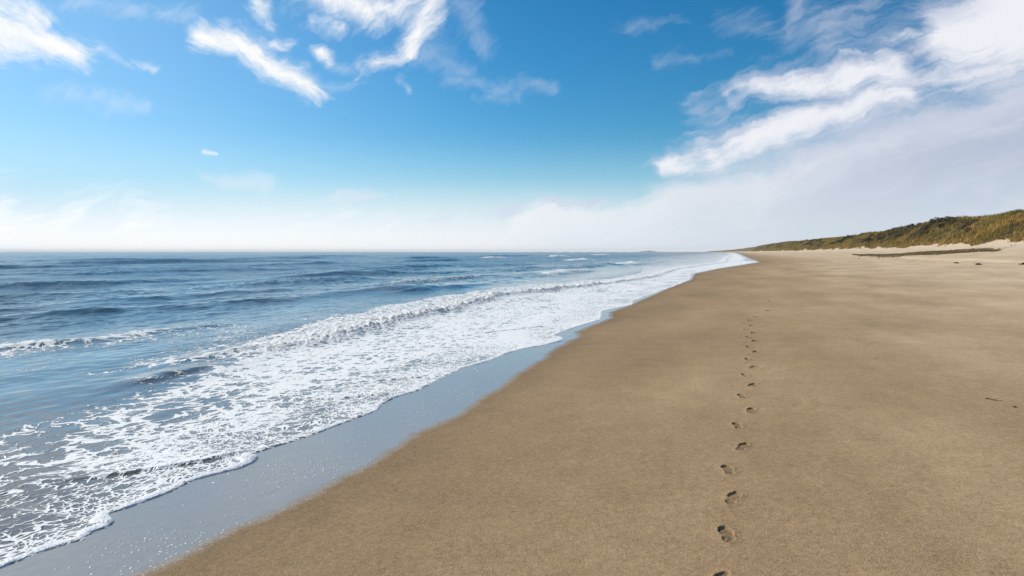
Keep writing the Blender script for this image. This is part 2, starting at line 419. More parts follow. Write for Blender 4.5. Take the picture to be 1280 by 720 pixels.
# ------------------------------------------------------------------ sea
BR = np.array([(3,-7.0),(8.6,-7.5),(11.2,-8.0),(12.7,-7.9),(15.9,-8.05),(20.9,-8.35),(27.3,-8.9),(34,-7.9),(43,-6.3),(56,-5.2),(75,-5.5),(99,-3.5),(133,-.5),(196,-.5),(430,1.5),(800,4),(1500,5)])
BT = np.array([(3,-7.1),(8.6,-7.9),(11,-8.7),(17,-10.3),(21.2,-10.7),(26.6,-11.1),(34.6,-11.0),(42,-9.4),(50,-7.4),(62,-7.2),(80,-9),(99,-8),(133,-6),(196,-6),(430,-4),(800,-2),(1500,-1)])
INNER = np.array([(-10,-5.5),(4.1,-5.36),(5.1,-6.0),(7,-7.1),(8.7,-7.45),(9.5,-7.8)])
CRESTS = [  # l centre, s centre, half length, height, tilt ds/dl, spill foam
    (98,-84,24,.95,.35,0), (60,-76,14,.55,.2,0), (14.5,-18,5.5,.30,.28,0), (26,-15.6,11,.34,.10,0), (33,-13.4,6,.30,.08,0), (23.5,-21,7,.26,.1,.0),
    (11.2,-12.6,3.6,.17,.16,.55), (8.6,-7.75,.75,.13,.05,.12), (10.6,-8.45,1.0,.13,.1,.5), (42,-18,9,.40,.05,.35), (36,-24,9,.36,.1,0), (50,-28,13,.42,.12,.0),
    (190,-82,17,.9,.1,.0), (200,-66,10,.7,.1,.9), (150,-30,16,.6,.05,.8), (110,-14,14,.55,0,.9), (62,-13.5,10,.42,.03,.7), (84,-16,10,.4,.05,.3), (260,-60,14,.8,.1,.9), (75,-34,14,.45,.1,0), (30,-34,9,.34,.2,0), (52,-46,14,.45,.2,0), (20,-28,6,.3,.25,0), (36,-52,10,.4,.25,0),
    (130,-55,20,.6,.12,0), (160,-110,30,.7,.1,0), (120,-120,30,.7,.15,0), (90,-58,16,.5,.15,0), (250,-150,40,.8,.1,0), (300,-90,40,.8,.1,.0), (420,-70,30,.9,.05,.8)]
def build_sea():
    ang = np.radians(np.concatenate([np.arange(-80, -40, 1.5), np.arange(-40, 19.5, .065), np.arange(19.5, 26, .5)]))
    r = np.concatenate([np.arange(3.2, 9, .022), np.arange(9, 36, .055), np.arange(36, 110, .25), np.arange(110, 420, 1.2), np.geomspace(421, 9500, 90)])
    R, T = np.meshgrid(r, ang, indexing='ij')
    X = R * np.sin(T); Y = R * np.cos(T); L, S = ls(X, Y)
    w = W(L); q = w - S
    zW = sand_z(L, w) + .010
    Z = np.where(q > 0, zW * (1 - sstep(0, 3.0, q)), zW + q * .4)
    far = sstep(1400, 250, R)
    # running swell: a few long-crested trains, each in groups
    M = sstep(4, 20, q)
    sw = 0
    for k, (lam, amp, dev, sd) in enumerate([(19, .05, -.10, 61), (11.5, .055, .16, 62), (7.0, .045, -.28, 63), (4.6, .036, .34, 64), (3.1, .026, -.45, 65), (2.1, .018, .5, 66), (1.35, .011, -.25, 68)]):
        cx, sx = math.cos(dev), math.sin(dev)
        ph = ((S * cx + L * sx) + lam * .55 * pn(L / (lam * 2.2), S / (lam * 2.6), sd)) * 2 * math.pi / lam
        env = np.clip(.55 + 1.1 * pn(L / (lam * 2.5), S / (lam * 1.6), sd + 20), 0, 1.5)
        fade = sstep(lam * 220, lam * 50, R)
        sw = sw + amp * env * fade * (2 * ((1 + np.sin(ph)) / 2) ** 1.7 - .8)
    Z = Z + sw * M * far + .006 * sstep(.5, 3, q) * pn(L * 3.1, S * 4.3, 70) * sstep(60, 20, R)
    pat = sstep(-.25, .35, pn(L * .06, S * .11, 74))
    Z = Z + sstep(3.5, 18, q) * (.026 * fbm(L * 1.1, S * 2.2, 71, 3) * sstep(90, 30, R) + (.012 + .095 * pat) * (.35 - np.abs(fbm(L * .30, S * .75, 72, 4)) * 1.6) * sstep(420, 150, R))
    Z = Z + sstep(8, 20, q) * (.012 + .05 * pat) * (.3 - 1.7 * np.abs(fbm(L * .8 + .3 * S, S * 1.7, 75, 3))) * sstep(160, 60, R)
    foam = np.zeros_like(Z); solid = np.zeros_like(Z)
    # single crests
    for k, (l0, s0, hl, h, tilt, fo) in enumerate(CRESTS):
        sel = np.abs(L - l0) < hl * 2.4
        ll = L[sel] - l0
        sc = s0 + tilt * ll + .035 * hl * pn(L[sel] / (hl * .5), ll * 0, 90 + k) * 2
        d = S[sel] - sc
        wb = 2.2 * h + .12 * hl; wf = .75 * h + .05 * hl
        env = np.exp(-(ll / hl) ** 2 * 1.2) * (1 + .35 * pn(L[sel] / (hl * .35), ll * 0 + .5, 120 + k))
        prof = np.where(d < 0, np.exp(-(d / wb) ** 2), np.exp(-(d / wf) ** 2))
        Z[sel] += (.55 if l0 < 60 else .72) * h * env * prof * sstep(0, 3, q[sel])
        if fo:
            f = fo * sstep(.25, .6, env) * np.exp(-((d - .2 * wf) / (wf * 1.1)) ** 2)
            foam[sel] = np.maximum(foam[sel], f)
            if h > .3:
                solid[sel] = np.maximum(solid[sel], fo * sstep(.4, .75, env) * np.exp(-((d - .35 * wf) / (wf * .45)) ** 2) * sstep(-.25, .25, pn(L[sel] / (hl * .10), S[sel] * .6, 150 + k)))
            else:
                foam[sel] = np.maximum(foam[sel], .6 * fo * sstep(.15, .5, env) * sstep(2.0, .4, d) * sstep(-.3, .2, d))
    # main breaker: a bore of tumbling foam
    wob = .28 * pn(L * .45, L * 0 + .3, 81) + .12 * pn(L * 1.6, L * 0, 82)
    br = np.interp(L, BR[:, 0], BR[:, 1]) + bend(L) + wob; bt = np.interp(L, BT[:, 0], BT[:, 1]) + bend(L) + .6 * pn(L * .3, L * 0 + 2, 83)
    hb = np.interp(L, [7.5, 9.5, 11.5, 14, 22, 36, 50, 62, 90, 130, 430, 1500], [0, .05, .10, .15, .18, .18, .13, .10, .12, .12, .12, .12])
    d = S - br
    roll = np.where(d > 0, np.exp(-(d / .34) ** 2), np.exp(-np.abs(d) / (1.5 + .2 * (br - bt))))
    turb = np.exp(-np.maximum(-d, 0) / 1.1) * np.exp(-(np.maximum(d, 0) / .3) ** 2) * sstep(8.5, 12, L)
    bill = np.abs(pn(L * 2.4, S * 2.8, 84)) * .42 + np.abs(pn(L * 5.6, S * 6.0, 85)) * .45 + np.abs(pn(L * 12, S * 13, 86)) * .28
    ridge = .7 + .5 * pn(L * .6, L * 0, 87)
    Z = Z + hb * roll * ridge + turb * (bill - .22) * .25 * np.minimum(hb / .25, 1.2) * sstep(240, 120, R)
    body = sstep(-.25, .15, S - bt) * sstep(.25, -.1, d) * sstep(8.6, 11.5, L)
    foam = np.maximum(foam, body * np.clip(.50 + .3 * turb, 0, 1))
    solid = np.maximum(solid, turb * sstep(.10, .45, bill + .35 * turb) * .97 * sstep(9, 13, L))
    # foam apron between the breaker and the edge
    inn = np.interp(L, INNER[:, 0], INNER[:, 1]) + .35 * fbm(L * .7, S * .9, 88, 3)
    inn = np.where(L > 9.5, br - .1, inn)
    ap = sstep(-.5, .5, S - inn) * np.where(L > 9, sstep(-.5, -.3, q), sstep(-.1, .05, q))
    dens = np.interp(L, [2, 5, 8, 10, 14, 22, 45, 70, 110], [.45, .49, .58, .64, .68, .68, .66, .72, .78])
    dens = dens + .40 * fbm(L * .32, S * .75, 89, 4)
    dens = dens - .03 * sstep(1.1, .5, q) * sstep(.0, .3, q); dens = np.maximum(dens, .58 * sstep(.25, .05, q))
    foam = np.maximum(foam, ap * dens)
    solid = np.maximum(solid, sstep(9, 12, L) * sstep(.06, .0, q - .05 * pn(L * 2.5, L * 0, 94) - np.interp(L, [10, 40, 90], [0, .04, .15])))
    # thin old foam drifting outside the apron, and streaks
    old = .36 * sstep(-5.0, -.3, S - inn) * np.clip(fbm(L * .35, S * .8, 90, 3) * 2.2 + .35, 0, 1)
    foam = np.maximum(foam, old * sstep(80, 20, L) + .30 * old * sstep(20, 80, L))
    # overlapping sheets of swash: small steps with a bright lip
    for (pts, hh) in (([(4.3,-5.11),(4.54,-4.8),(4.85,-4.53),(5.16,-4.31),(5.6,-4.16)], .022), ([(7.6,-4.9),(7.91,-4.54),(8.14,-4.29),(8.33,-4.03)], .022), ([(9.0,-4.7),(9.19,-4.55),(9.36,-4.42),(9.6,-4.15)], .02), ([(14.6,-5.5),(15.13,-5.28),(17.29,-4.15)], .018)):
        pl = np.array(pts); sel = (L > pl[0, 0]) & (L < pl[-1, 0])
        sc = np.interp(L[sel], pl[:, 0], pl[:, 1]) + .03 * pn(L[sel] * 6, L[sel] * 0, 93)
        dd = S[sel] - sc
        e = np.minimum(1, np.minimum(L[sel] - pl[0, 0], pl[-1, 0] - L[sel]) / (.2 * (pl[-1, 0] - pl[0, 0])))
        Z[sel] += hh * e * np.where(dd > 0, np.exp(-(dd / .02) ** 2), np.exp(dd / .35))
        foam[sel] = np.maximum(foam[sel], .88 * e * np.exp(-((dd + .04) / .05) ** 2))
        foam[sel] *= 1 - .35 * e * np.exp(-((dd - .06) / .035) ** 2)
    P = np.stack([X, Y, Z], -1)
    nrm = grid_normals(P).reshape(-1, 3)
    V = P.reshape(-1, 3); F = grid_faces(len(r), len(ang))
    qf = q.ravel(); vis = qf > -.35
    keep = vis[F].any(1)
    surf = ((foam > .40) & (q < 14) & (L < 140)).ravel(); brk = ((turb > .35) & (L > 10) & (L < 64)).ravel()
    isb = brk[F].sum(1) >= 3; iss = (surf[F].sum(1) >= 3) & ~isb
    A_ = {'foam': foam.ravel(), 'solid': solid.ravel(), 'depth': qf}
    for nm, kk, lab, cat, kind in (('sea', keep & ~isb & ~iss, 'blue-grey rippled sea with low swell', 'sea', 'structure'),
                                   ('surf_foam', keep & iss, 'white lacy foam spread over the shallow wash between breaker and sand', 'foam', 'stuff'),
                                   ('breaking_surf', keep & isb, 'low tumbling white breaker rolling in along the shore', 'surf', 'stuff')):
        used, F2 = sub_mesh(V, F, kk)
        o = mesh_np(nm, V[used], F2, M_WATER, attrs={a: v[used] for a, v in A_.items()}, normals=nrm[used])
        tag(o, lab, cat, kind=kind)
build_sea()

# thick lip of foam along the edge of the wash
def build_lip():
    def smooth(pts, step):
        P = np.array(pts); t = np.concatenate([[0], np.cumsum(np.hypot(*np.diff(P, axis=0).T))])
        tt = np.arange(0, t[-1], step)
        return np.stack([np.interp(tt, t, P[:, 0]), np.interp(tt, t, P[:, 1])], 1)
    l1 = np.arange(-3, 3.0, .03); near = np.stack([l1, W(l1)], 1)
    trace = smooth([e for e in EDGE if e[0] < 14], .02)
    l2 = np.arange(14.02, 90, .08); farp = np.stack([l2, W(l2)], 1)
    P = np.concatenate([near, trace, farp])
    k = np.hanning(9); k /= k.sum()
    Ps = P.copy()
    for c in (0, 1): Ps[4:-4, c] = np.convolve(P[:, c], k, 'valid')
    P = Ps
    tan = np.gradient(P, axis=0); tan /= np.linalg.norm(tan, axis=1, keepdims=True)
    nor = np.stack([-tan[:, 1], tan[:, 0]], 1) ; nor[nor[:, 1] < -2] *= 1
    arc = np.concatenate([[0], np.cumsum(np.hypot(*np.diff(P, axis=0).T))])
    l = P[:, 0]
    wd = (.040 + .022 * pn(arc * 1.7, arc * 0, 201) + .012 * pn(arc * 7, arc * 0, 202))
    for lc, ww, ex in ((3.80, .07, .035), (3.60, .06, .015), (5.36, .10, .045), (4.85, .2, .012), (5.15, .12, .02), (14.3, .4, .03)):
        wd = wd + ex * np.exp(-((l - lc) / ww) ** 2)
    wd = np.clip(wd, .018, .14) * np.where(l > 6, np.interp(l, [6, 9, 14, 30, 90], [.9, .9, 1.3, 2.0, 3.2]), 1)
    wd = wd * (.45 + .55 * sstep(-.55, -.1, pn(arc * .6, arc * 0, 209)) )
    ht = wd * .42 * np.interp(l, [8, 14, 30], [1, .55, .28])
    m = 11; ph = np.linspace(0, math.pi, m)
    rows = []
    for j, a in enumerate(ph):
        off = np.cos(a) * wd - wd * .55            # front at +, back under the wash
        zz = np.sin(a) ** .8 * ht * (1 + .25 * pn(arc * 16, arc * 0 + j * .8, 203) + .12 * pn(arc * 40, arc * 0 + j * 1.7, 204))
        off = off + .10 * wd * pn(arc * 14, arc * 0 + j * .6, 205)
        # land side is +s; nor points to +s when walking along +l
        Q = P + nor * off[:, None]
        z = sand_z(Q[:, 0], np.maximum(Q[:, 1], P[:, 1])) + zz - .004
        x, y = xy(Q[:, 0], Q[:, 1])
        rows.append(np.stack([x, y, z], 1))
    V = np.concatenate(rows); n = len(P)
    F = grid_faces(m, n)
    o = mesh_np('foam_lip', V, F, M_FOAM)
    tag(o, 'thick wavering white rim of foam along the edge of the wash', 'foam', kind='stuff')
build_lip()

# ------------------------------------------------------------------ dunes
_rl = np.array([-200, 154, 171, 193, 230, 286, 358, 483, 587, 702, 1047, 1744, 2600, 4200]); _rz = np.array([8.6, 8.8, 9.0, 9.1, 9.0, 8.8, 8.4, 9.1, 9.5, 10.6, 11.5, 12.2, 5.0, 3])
def dune_z(l, s):
    t = toe(l); d = s - t
    base = sand_z(l, np.minimum(s, t + 1.0))
    top = np.interp(l, _rl, _rz)
    k = sstep(-1.5, 13.5, d) ** 1.15
    gully = fbm(l * .09 + s * .05, s * .06, 51, 4) ; lump = fbm(l * .33, s * .33, 52, 3)
    z = base + (top - base) * k
    z = z + sstep(0, 5, d) * (1.7 * gully + .75 * lump - .2) * (1 - .55 * sstep(9, 14, d)) + sstep(0, 2, d) * .25 * pn(l * .9, s * .9, 53)
    z = z - sstep(14, 60, d) * 1.5
    return z - .5 * sstep(.2, -2.5, d)
def veg_amount(l, s):
    d = s - toe(l)
    return np.clip(sstep(.2, 2.6, d - .6 + 3.0 * fbm(l * .13, s * .4, 55, 3)) - .55 * sstep(.30, .6, fbm(l * .12, s * .3, 56, 3)) * sstep(5, 1, d), 0, 1)
def brush_amount(l, s):
    d = s - toe(l)
    return sstep(.05, .38, fbm(l * .05, s * .14, 57, 3) + .50 * np.exp(-((l - 232) / 42.) ** 2)) * sstep(3.5, 6.5, d)
def build_dunes():
    l = np.concatenate([np.arange(-60, 60, 3), np.arange(60, 420, .55), np.geomspace(420, 2650, 260)])
    dd = np.concatenate([np.arange(-3, 16, .4), np.geomspace(16, 300, 22)])
    L, D = np.meshgrid(l, dd, indexing='ij'); S = toe(L) * 0 + np.interp(L, [0, 1], [38.5, 38.5]) + bend(L) + D
    Z = dune_z(L, S); X, Y = xy(L, S)
    F = grid_faces(len(l), len(dd))
    o = mesh_np('dunes', np.stack([X, Y, Z], -1).reshape(-1, 3), F, M_DUNE, attrs={'veg': veg_amount(L, S).ravel(), 'brush': brush_amount(L, S).ravel()})
    tag(o, 'long line of grassy coastal dunes', 'dunes', kind='structure')
build_dunes()

def blades(name, pts, hts, tints, per, spread, mat, lab, width=.035):
    """one mesh of many bent grass blades"""
    n = len(pts) * per
    base = np.repeat(pts, per, 0) + np.stack([RNG.normal(0, spread, n), RNG.normal(0, spread, n), np.zeros(n)], 1)
    h = np.repeat(hts, per) * RNG.uniform(.6, 1.15, n)
    az = RNG.uniform(0, 2 * math.pi, n); lean = RNG.uniform(.15, .75, n)
    dirv = np.stack([np.cos(az), np.sin(az), np.zeros(n)], 1) + np.array([.35, -.25, 0])   # combed by the sea wind
    side = np.stack([-np.sin(az), np.cos(az), np.zeros(n)], 1)
    w = (width * RNG.uniform(.7, 1.4, n))[:, None]
    up = np.array([0, 0, 1.])
    p0 = base - up * .05; p1 = base + dirv * (lean * h * .30)[:, None] + up * (h * .62)[:, None]; p2 = base + dirv * (lean * h * .85)[:, None] + up * (h * .95)[:, None]
    V = np.stack([p0 - side * w, p0 + side * w, p1 + side * w * .8, p1 - side * w * .8, p2 + side * w * .15, p2 - side * w * .15], 1)
    i = np.arange(n)[:, None] * 6
    F = np.concatenate([i + np.array([0, 1, 2, 3]), i + np.array([3, 2, 4, 5])])
    tint = np.repeat(tints, per, 0) * RNG.uniform(.75, 1.25, (n, 1)); tint = np.concatenate([tint, np.ones((n, 1))], 1)
    o = mesh_np(name, V.reshape(-1, 3), F, mat, smooth=False, attrs={'tint': np.repeat(tint, 6, 0)})
    return tag(o, lab, 'grass', kind='stuff')
def build_grass():
    n = 80000
    l = 70 + 1300 * RNG.uniform(0, 1, n) ** 2.2; d = RNG.uniform(-.5, 17, n); s = 38.5 + d
    v = veg_amount(l, s); bb = brush_amount(l, s)
    keep = (RNG.uniform(0, 1, n) < v) & (v > .35)
    l, s, bb = l[keep], s[keep], bb[keep]
    x, y = xy(l, s); z = dune_z(l, s)
    hue = fbm(l * .08, s * .16, 58, 3) * 1.4
    cA = np.array([.52, .335, .09]); cB = np.array([.29, .22, .06]); cC = np.array([.46, .27, .105]); cD = np.array([.15, .105, .050])
    f = sstep(-.35, .35, hue)[:, None]
    c = cA * f + cB * (1 - f)
    low = sstep(4.0, 1.0, s - toe(l))[:, None] * .5; c = c * (1 - low) + cC * low
    c = c * (1 - .8 * bb[:, None]) + cD * .8 * bb[:, None]
    h = RNG.uniform(.35, .8, len(l)) * (1 + .25 * bb) * (1 + .5 * sstep(300, 900, l))
    blades('dune_grass', np.stack([x, y, z], 1), h, c, 5, .16, M_GRASS, 'tall yellow-olive marram grass covering the dune slopes', .05)
    # low dark strip of beach plants in front of the dune foot
    n = 9000
    l = RNG.uniform(86, 175, n); w = np.interp(l, [86, 95, 103, 118, 140, 175], [.05, .55, 1, .9, .45, .05])
    s = 26.3 + 1.0 * pn(l * .03, l * 0, 60) + RNG.normal(0, 1, n) * 1.9 * w
    x, y = xy(l, s); z = sand_z(l, s)
    c = np.array([.25, .185, .095]) * RNG.uniform(.7, 1.3, (n, 1))
    blades('beach_plants', np.stack([x, y, z], 1), RNG.uniform(.10, .28, n) * (.3 + .7 * w), c, 5, .15, M_GRASS, 'low dark olive strip of creeping beach plants before the dune foot', .04)
build_grass()

def shrub_mesh(seed, tone):
    rg = np.random.default_rng(seed)
    n = 520
    # clumps on a few uneven limbs
    ctr = rg.normal(0, 1, (9, 3)); ctr /= np.linalg.norm(ctr, axis=1, keepdims=True); ctr[:, 2] = np.abs(ctr[:, 2]) * .6 + .25; ctr[:, :2] *= .62
    rad = rg.uniform(.28, .52, 9)
    w = rg.integers(0, 9, n); v = rg.normal(0, 1, (n, 3)); v /= np.linalg.norm(v, axis=1, keepdims=True)
    p = ctr[w] + v * (rad[w] * rg.uniform(.55, 1.05, n))[:, None]; p[:, 2] = np.maximum(p[:, 2], .02)
    a = rg.normal(0, 1, (n, 3)); a /= np.linalg.norm(a, axis=1, keepdims=True); b = np.cross(a, rg.normal(0, 1, (n, 3))); b /= np.linalg.norm(b, axis=1, keepdims=True)
    sz = rg.uniform(.07, .15, n)[:, None]
    V = np.stack([p - a * sz, p - b * sz * .6, p + a * sz, p + b * sz * .6], 1).reshape(-1, 3)
    F = np.arange(n * 4).reshape(n, 4)
    t = np.array(tone) * rg.uniform(.6, 1.5, (n, 1)); t = np.concatenate([t, np.ones((n, 1))], 1)
    return V, F, np.repeat(t, 4, 0)
def build_shrubs():
    protos = []
    for k, tone in enumerate([(.085, .078, .036), (.13, .10, .050), (.16, .105, .055), (.10, .10, .042)]):
        V, F, t = shrub_mesh(900 + k, tone)
        root = bpy.data.objects.new('shrub', None); COL.objects.link(root)
        mesh_np('foliage', V, F, M_LEAF, smooth=False, attrs={'tint': t}, parent=root)
        vs, fs = [], []
        for j in range(6):
            a0 = random.uniform(0, 6.28); e = Vector((math.cos(a0) * .4, math.sin(a0) * .4, .6))
            b0 = len(vs)
            for (c, rr) in ((Vector((0, 0, -.1)), .04), (e * .5 + Vector((.03, .02, .1)), .03), (e, .012)):
                for q_ in range(5): vs.append((c.x + rr * math.cos(q_ * 1.2566), c.y + rr * math.sin(q_ * 1.2566), c.z))
            for g_ in range(2):
                for q_ in range(5): fs.append((b0 + g_ * 5 + q_, b0 + g_ * 5 + (q_ + 1) % 5, b0 + g_ * 5 + 5 + (q_ + 1) % 5, b0 + g_ * 5 + 5 + q_))
        mesh_np('stems', np.array(vs), np.array(fs), M_STEM, parent=root)
        protos.append(root)
    def copy_shrub(src):
        r = src.copy(); COL.objects.link(r)
        for ch in src.children:
            c = ch.copy(); COL.objects.link(c); c.parent = r
        return r
    spots = []
    tries = 0
    while len(spots) < 120 and tries < 6000:
        tries += 1
        l = random.uniform(150, 520); d = random.uniform(4.5, 11.0); s = 38.5 + d
        b = float(brush_amount(np.array([l]), np.array([s]))[0])
        if random.random() < b and all((l - a[0]) ** 2 + (s - a[1]) ** 2 > 1.2 for a in spots): spots.append((l, s, random.uniform(.6, 1.25)))
    used = set()
    def place(k, l, s, size, label, group=None):
        o = protos[k] if k not in used else copy_shrub(protos[k]); used.add(k)
        x, y = xy(l, s); o.location = (x, y, float(dune_z(np.array([l]), np.array([s]))[0]) - .1)
        o.rotation_euler.z = random.uniform(0, 6.28); o.scale = (size * 1.25, size * 1.25, size)
        tag(o, label, 'shrub', group)
    for (l, s, sz) in spots:
        place(random.randrange(4), l, s, sz, 'low dark brownish shrub in the thicket on the seaward dune slope', 'shrubs of the dune thicket')
    place(0, 203, 49.5, 1.35, 'darkest rounded bush standing out on the dune skyline')
build_shrubs()

# ------------------------------------------------------------------ washed-up seaweed high on the beach
def build_weed():
    rg = np.random.default_rng(4)
    items = [(53.2, 19.6, .62, 'largest dark heap of washed-up seaweed high on the beach'), (53.6, 18.1, .30, 'small seaweed tuft beside the largest dark heap'), (52.0, 20.6, .26, 'dark seaweed tuft nearest the edge of view on the upper beach'),
             (52.2, 20.9, .2, 'smallest seaweed scrap at the edge of view'), (57, 16.6, .28, 'round seaweed tuft on the berm edge, seaward of the largest heap'), (61, 16.3, .22, 'seaweed scrap furthest along the berm edge'), (46, 16.9, .26, 'lone seaweed scrap lying nearer than the berm edge')]
    for (l0, s0, size, lab) in items:
        V, F = [], []
        for j in range(int(26 + size * 40)):
            a0 = rg.uniform(0, 6.28); r0 = size * rg.uniform(0, .8) ; c = np.array([r0 * math.cos(a0), r0 * math.sin(a0) * .7, .01 + size * .36 * rg.uniform(0, 1) * (1 - r0 / size)])
            dr = rg.uniform(0, 6.28); ln = size * rg.uniform(.25, .6); w = .02 + .03 * rg.uniform()
            b = len(V); nseg = 4
            for k in range(nseg + 1):
                f = k / nseg - .5
                pt = c + np.array([math.cos(dr + f * 1.4) * ln * f, math.sin(dr + f * 1.4) * ln * f, .05 * size * math.sin(k * 2.1 + j)])
                sd = np.array([-math.sin(dr + f * 1.4), math.cos(dr + f * 1.4), .4]) * w * (1 - abs(f) * 1.2)
                V += [pt - sd, pt + sd, pt + sd * .6 + np.array([0, 0, .025]), pt - sd * .6 + np.array([0, 0, .025])]
            for k in range(nseg):
                q0 = b + k * 4
                for e in range(4): F.append((q0 + e, q0 + (e + 1) % 4, q0 + 4 + (e + 1) % 4, q0 + 4 + e))
        o = mesh_np('seaweed_clump', np.array(V), np.array(F), M_WEED, smooth=False)
        x, y = xy(l0, s0); o.location = (x, y, float(sand_z(np.array([l0]), np.array([s0]))[0]))
        tag(o, lab, 'seaweed', 'seaweed washed up on the upper beach')
build_weed()
def build_twigs():
    for (l0, s0, ang, ln, lab) in TWIGS:
        n, k = 9, 6
        V, F = [], []
        for i in range(n):
            f = i / (n - 1)
            c = np.array([(f - .5) * ln, .012 * math.sin(f * 7) + .02 * f * f, .006 + .006 * math.sin(f * 5 + 1)])
            r = .0055 * (1 - .65 * f)
            for j in range(k): V.append(c + np.array([0, r * math.cos(j * 2 * math.pi / k), r * math.sin(j * 2 * math.pi / k)]))
        for i in range(n - 1):
            for j in range(k): F.append((i * k + j, i * k + (j + 1) % k, (i + 1) * k + (j + 1) % k, (i + 1) * k + j))
        b = len(V); c = np.array([.08 * ln, .01, .010])      # a side shoot
        for i in range(4):
            p = c + np.array([.06, .09, .012]) * (i / 3) * ln * 3
            for j in range(k): V.append(p + np.array([.003 * math.sin(j * 1.047), 0, .003 * math.cos(j * 1.047)]) * (1 - i * .25))
        for i in range(3):
            for j in range(k): F.append((b + i * k + j, b + i * k + (j + 1) % k, b + (i + 1) * k + (j + 1) % k, b + (i + 1) * k + j))
        o = mesh_np('twig', np.array(V), np.array(F), M_WEED)
        x, y = xy(l0, s0); o.location = (x, y, float(sand_z(np.array([l0]), np.array([s0]))[0])); o.rotation_euler.z = ang
        tag(o, lab, 'twig')
TWIGS = [(8.87, 2.77, -.5, .16, 'dark dry twig on the sand near the edge of view'), (8.49, 2.85, .4, .08, 'shortest dark twig, a scrap on the open sand')]
build_twigs()

# ------------------------------------------------------------------ far headland beyond the sea
def build_headland():
    t = np.linspace(-1, 1, 60); u = np.linspace(-1, 1, 9)
    Tt, U = np.meshgrid(t, u, indexing='ij')
    X = 740 + Tt * 62; Y = 3900 + U * 50 + Tt * 20
    Z = 11 * np.clip(1 - Tt ** 2, 0, 1) ** .8 * np.clip(1 - U ** 2, 0, 1) * (.75 + .4 * fbm(Tt * 4, U, 77, 3)) - .5
    F = grid_faces(60, 9)
    o = mesh_np('headland', np.stack([X, Y, Z], -1).reshape(-1, 3), F[:, ::-1], M_DUNE, attrs={'veg': np.ones(Tt.size), 'brush': np.ones(Tt.size)})
    tag(o, 'faint low headland on the sea horizon', 'headland', kind='structure')
build_headland()

# ------------------------------------------------------------------ air
def build_haze():
    m, N = material('sea air')
    v = N.new('ShaderNodeVolumePrincipled'); v.inputs['Color'].default_value = (.97, .985, 1, 1); v.inputs['Density'].default_value = HAZE
    N.t.links.new(v.outputs[0], N.out.inputs['Volume'])
    x0, x1, y0, y1, z0, z1 = -9800, 9800, -6500, 9800, -8.0, 19.0
    V = [(x0,y0,z0),(x1,y0,z0),(x1,y1,z0),(x0,y1,z0),(x0,y0,z1),(x1,y0,z1),(x1,y1,z1),(x0,y1,z1)]
    F = [(0,3,2,1),(4,5,6,7),(0,1,5,4),(1,2,6,5),(2,3,7,6),(3,0,4,7)]
    o = mesh_np('haze', np.array(V), np.array(F), m, smooth=False)
    tag(o, 'thin pale sea haze', 'haze', kind='stuff')
HAZE = 0.00011
if HAZE: build_haze()

# ------------------------------------------------------------------ sun and sky
SUN_AZ, SUN_EL = math.radians(-60), math.radians(40)
sun = bpy.data.lights.new('sun', 'SUN'); sun.energy = 4.2; sun.angle = math.radians(.53); sun.color = (1, .94, .85)
so = bpy.data.objects.new('sun', sun); COL.objects.link(so)
sd = Vector((math.sin(SUN_AZ) * math.cos(SUN_EL), math.cos(SUN_AZ) * math.cos(SUN_EL), math.sin(SUN_EL)))
so.rotation_euler = sd.to_track_quat('Z', 'Y').to_euler(); so.location = (0, 0, 15)

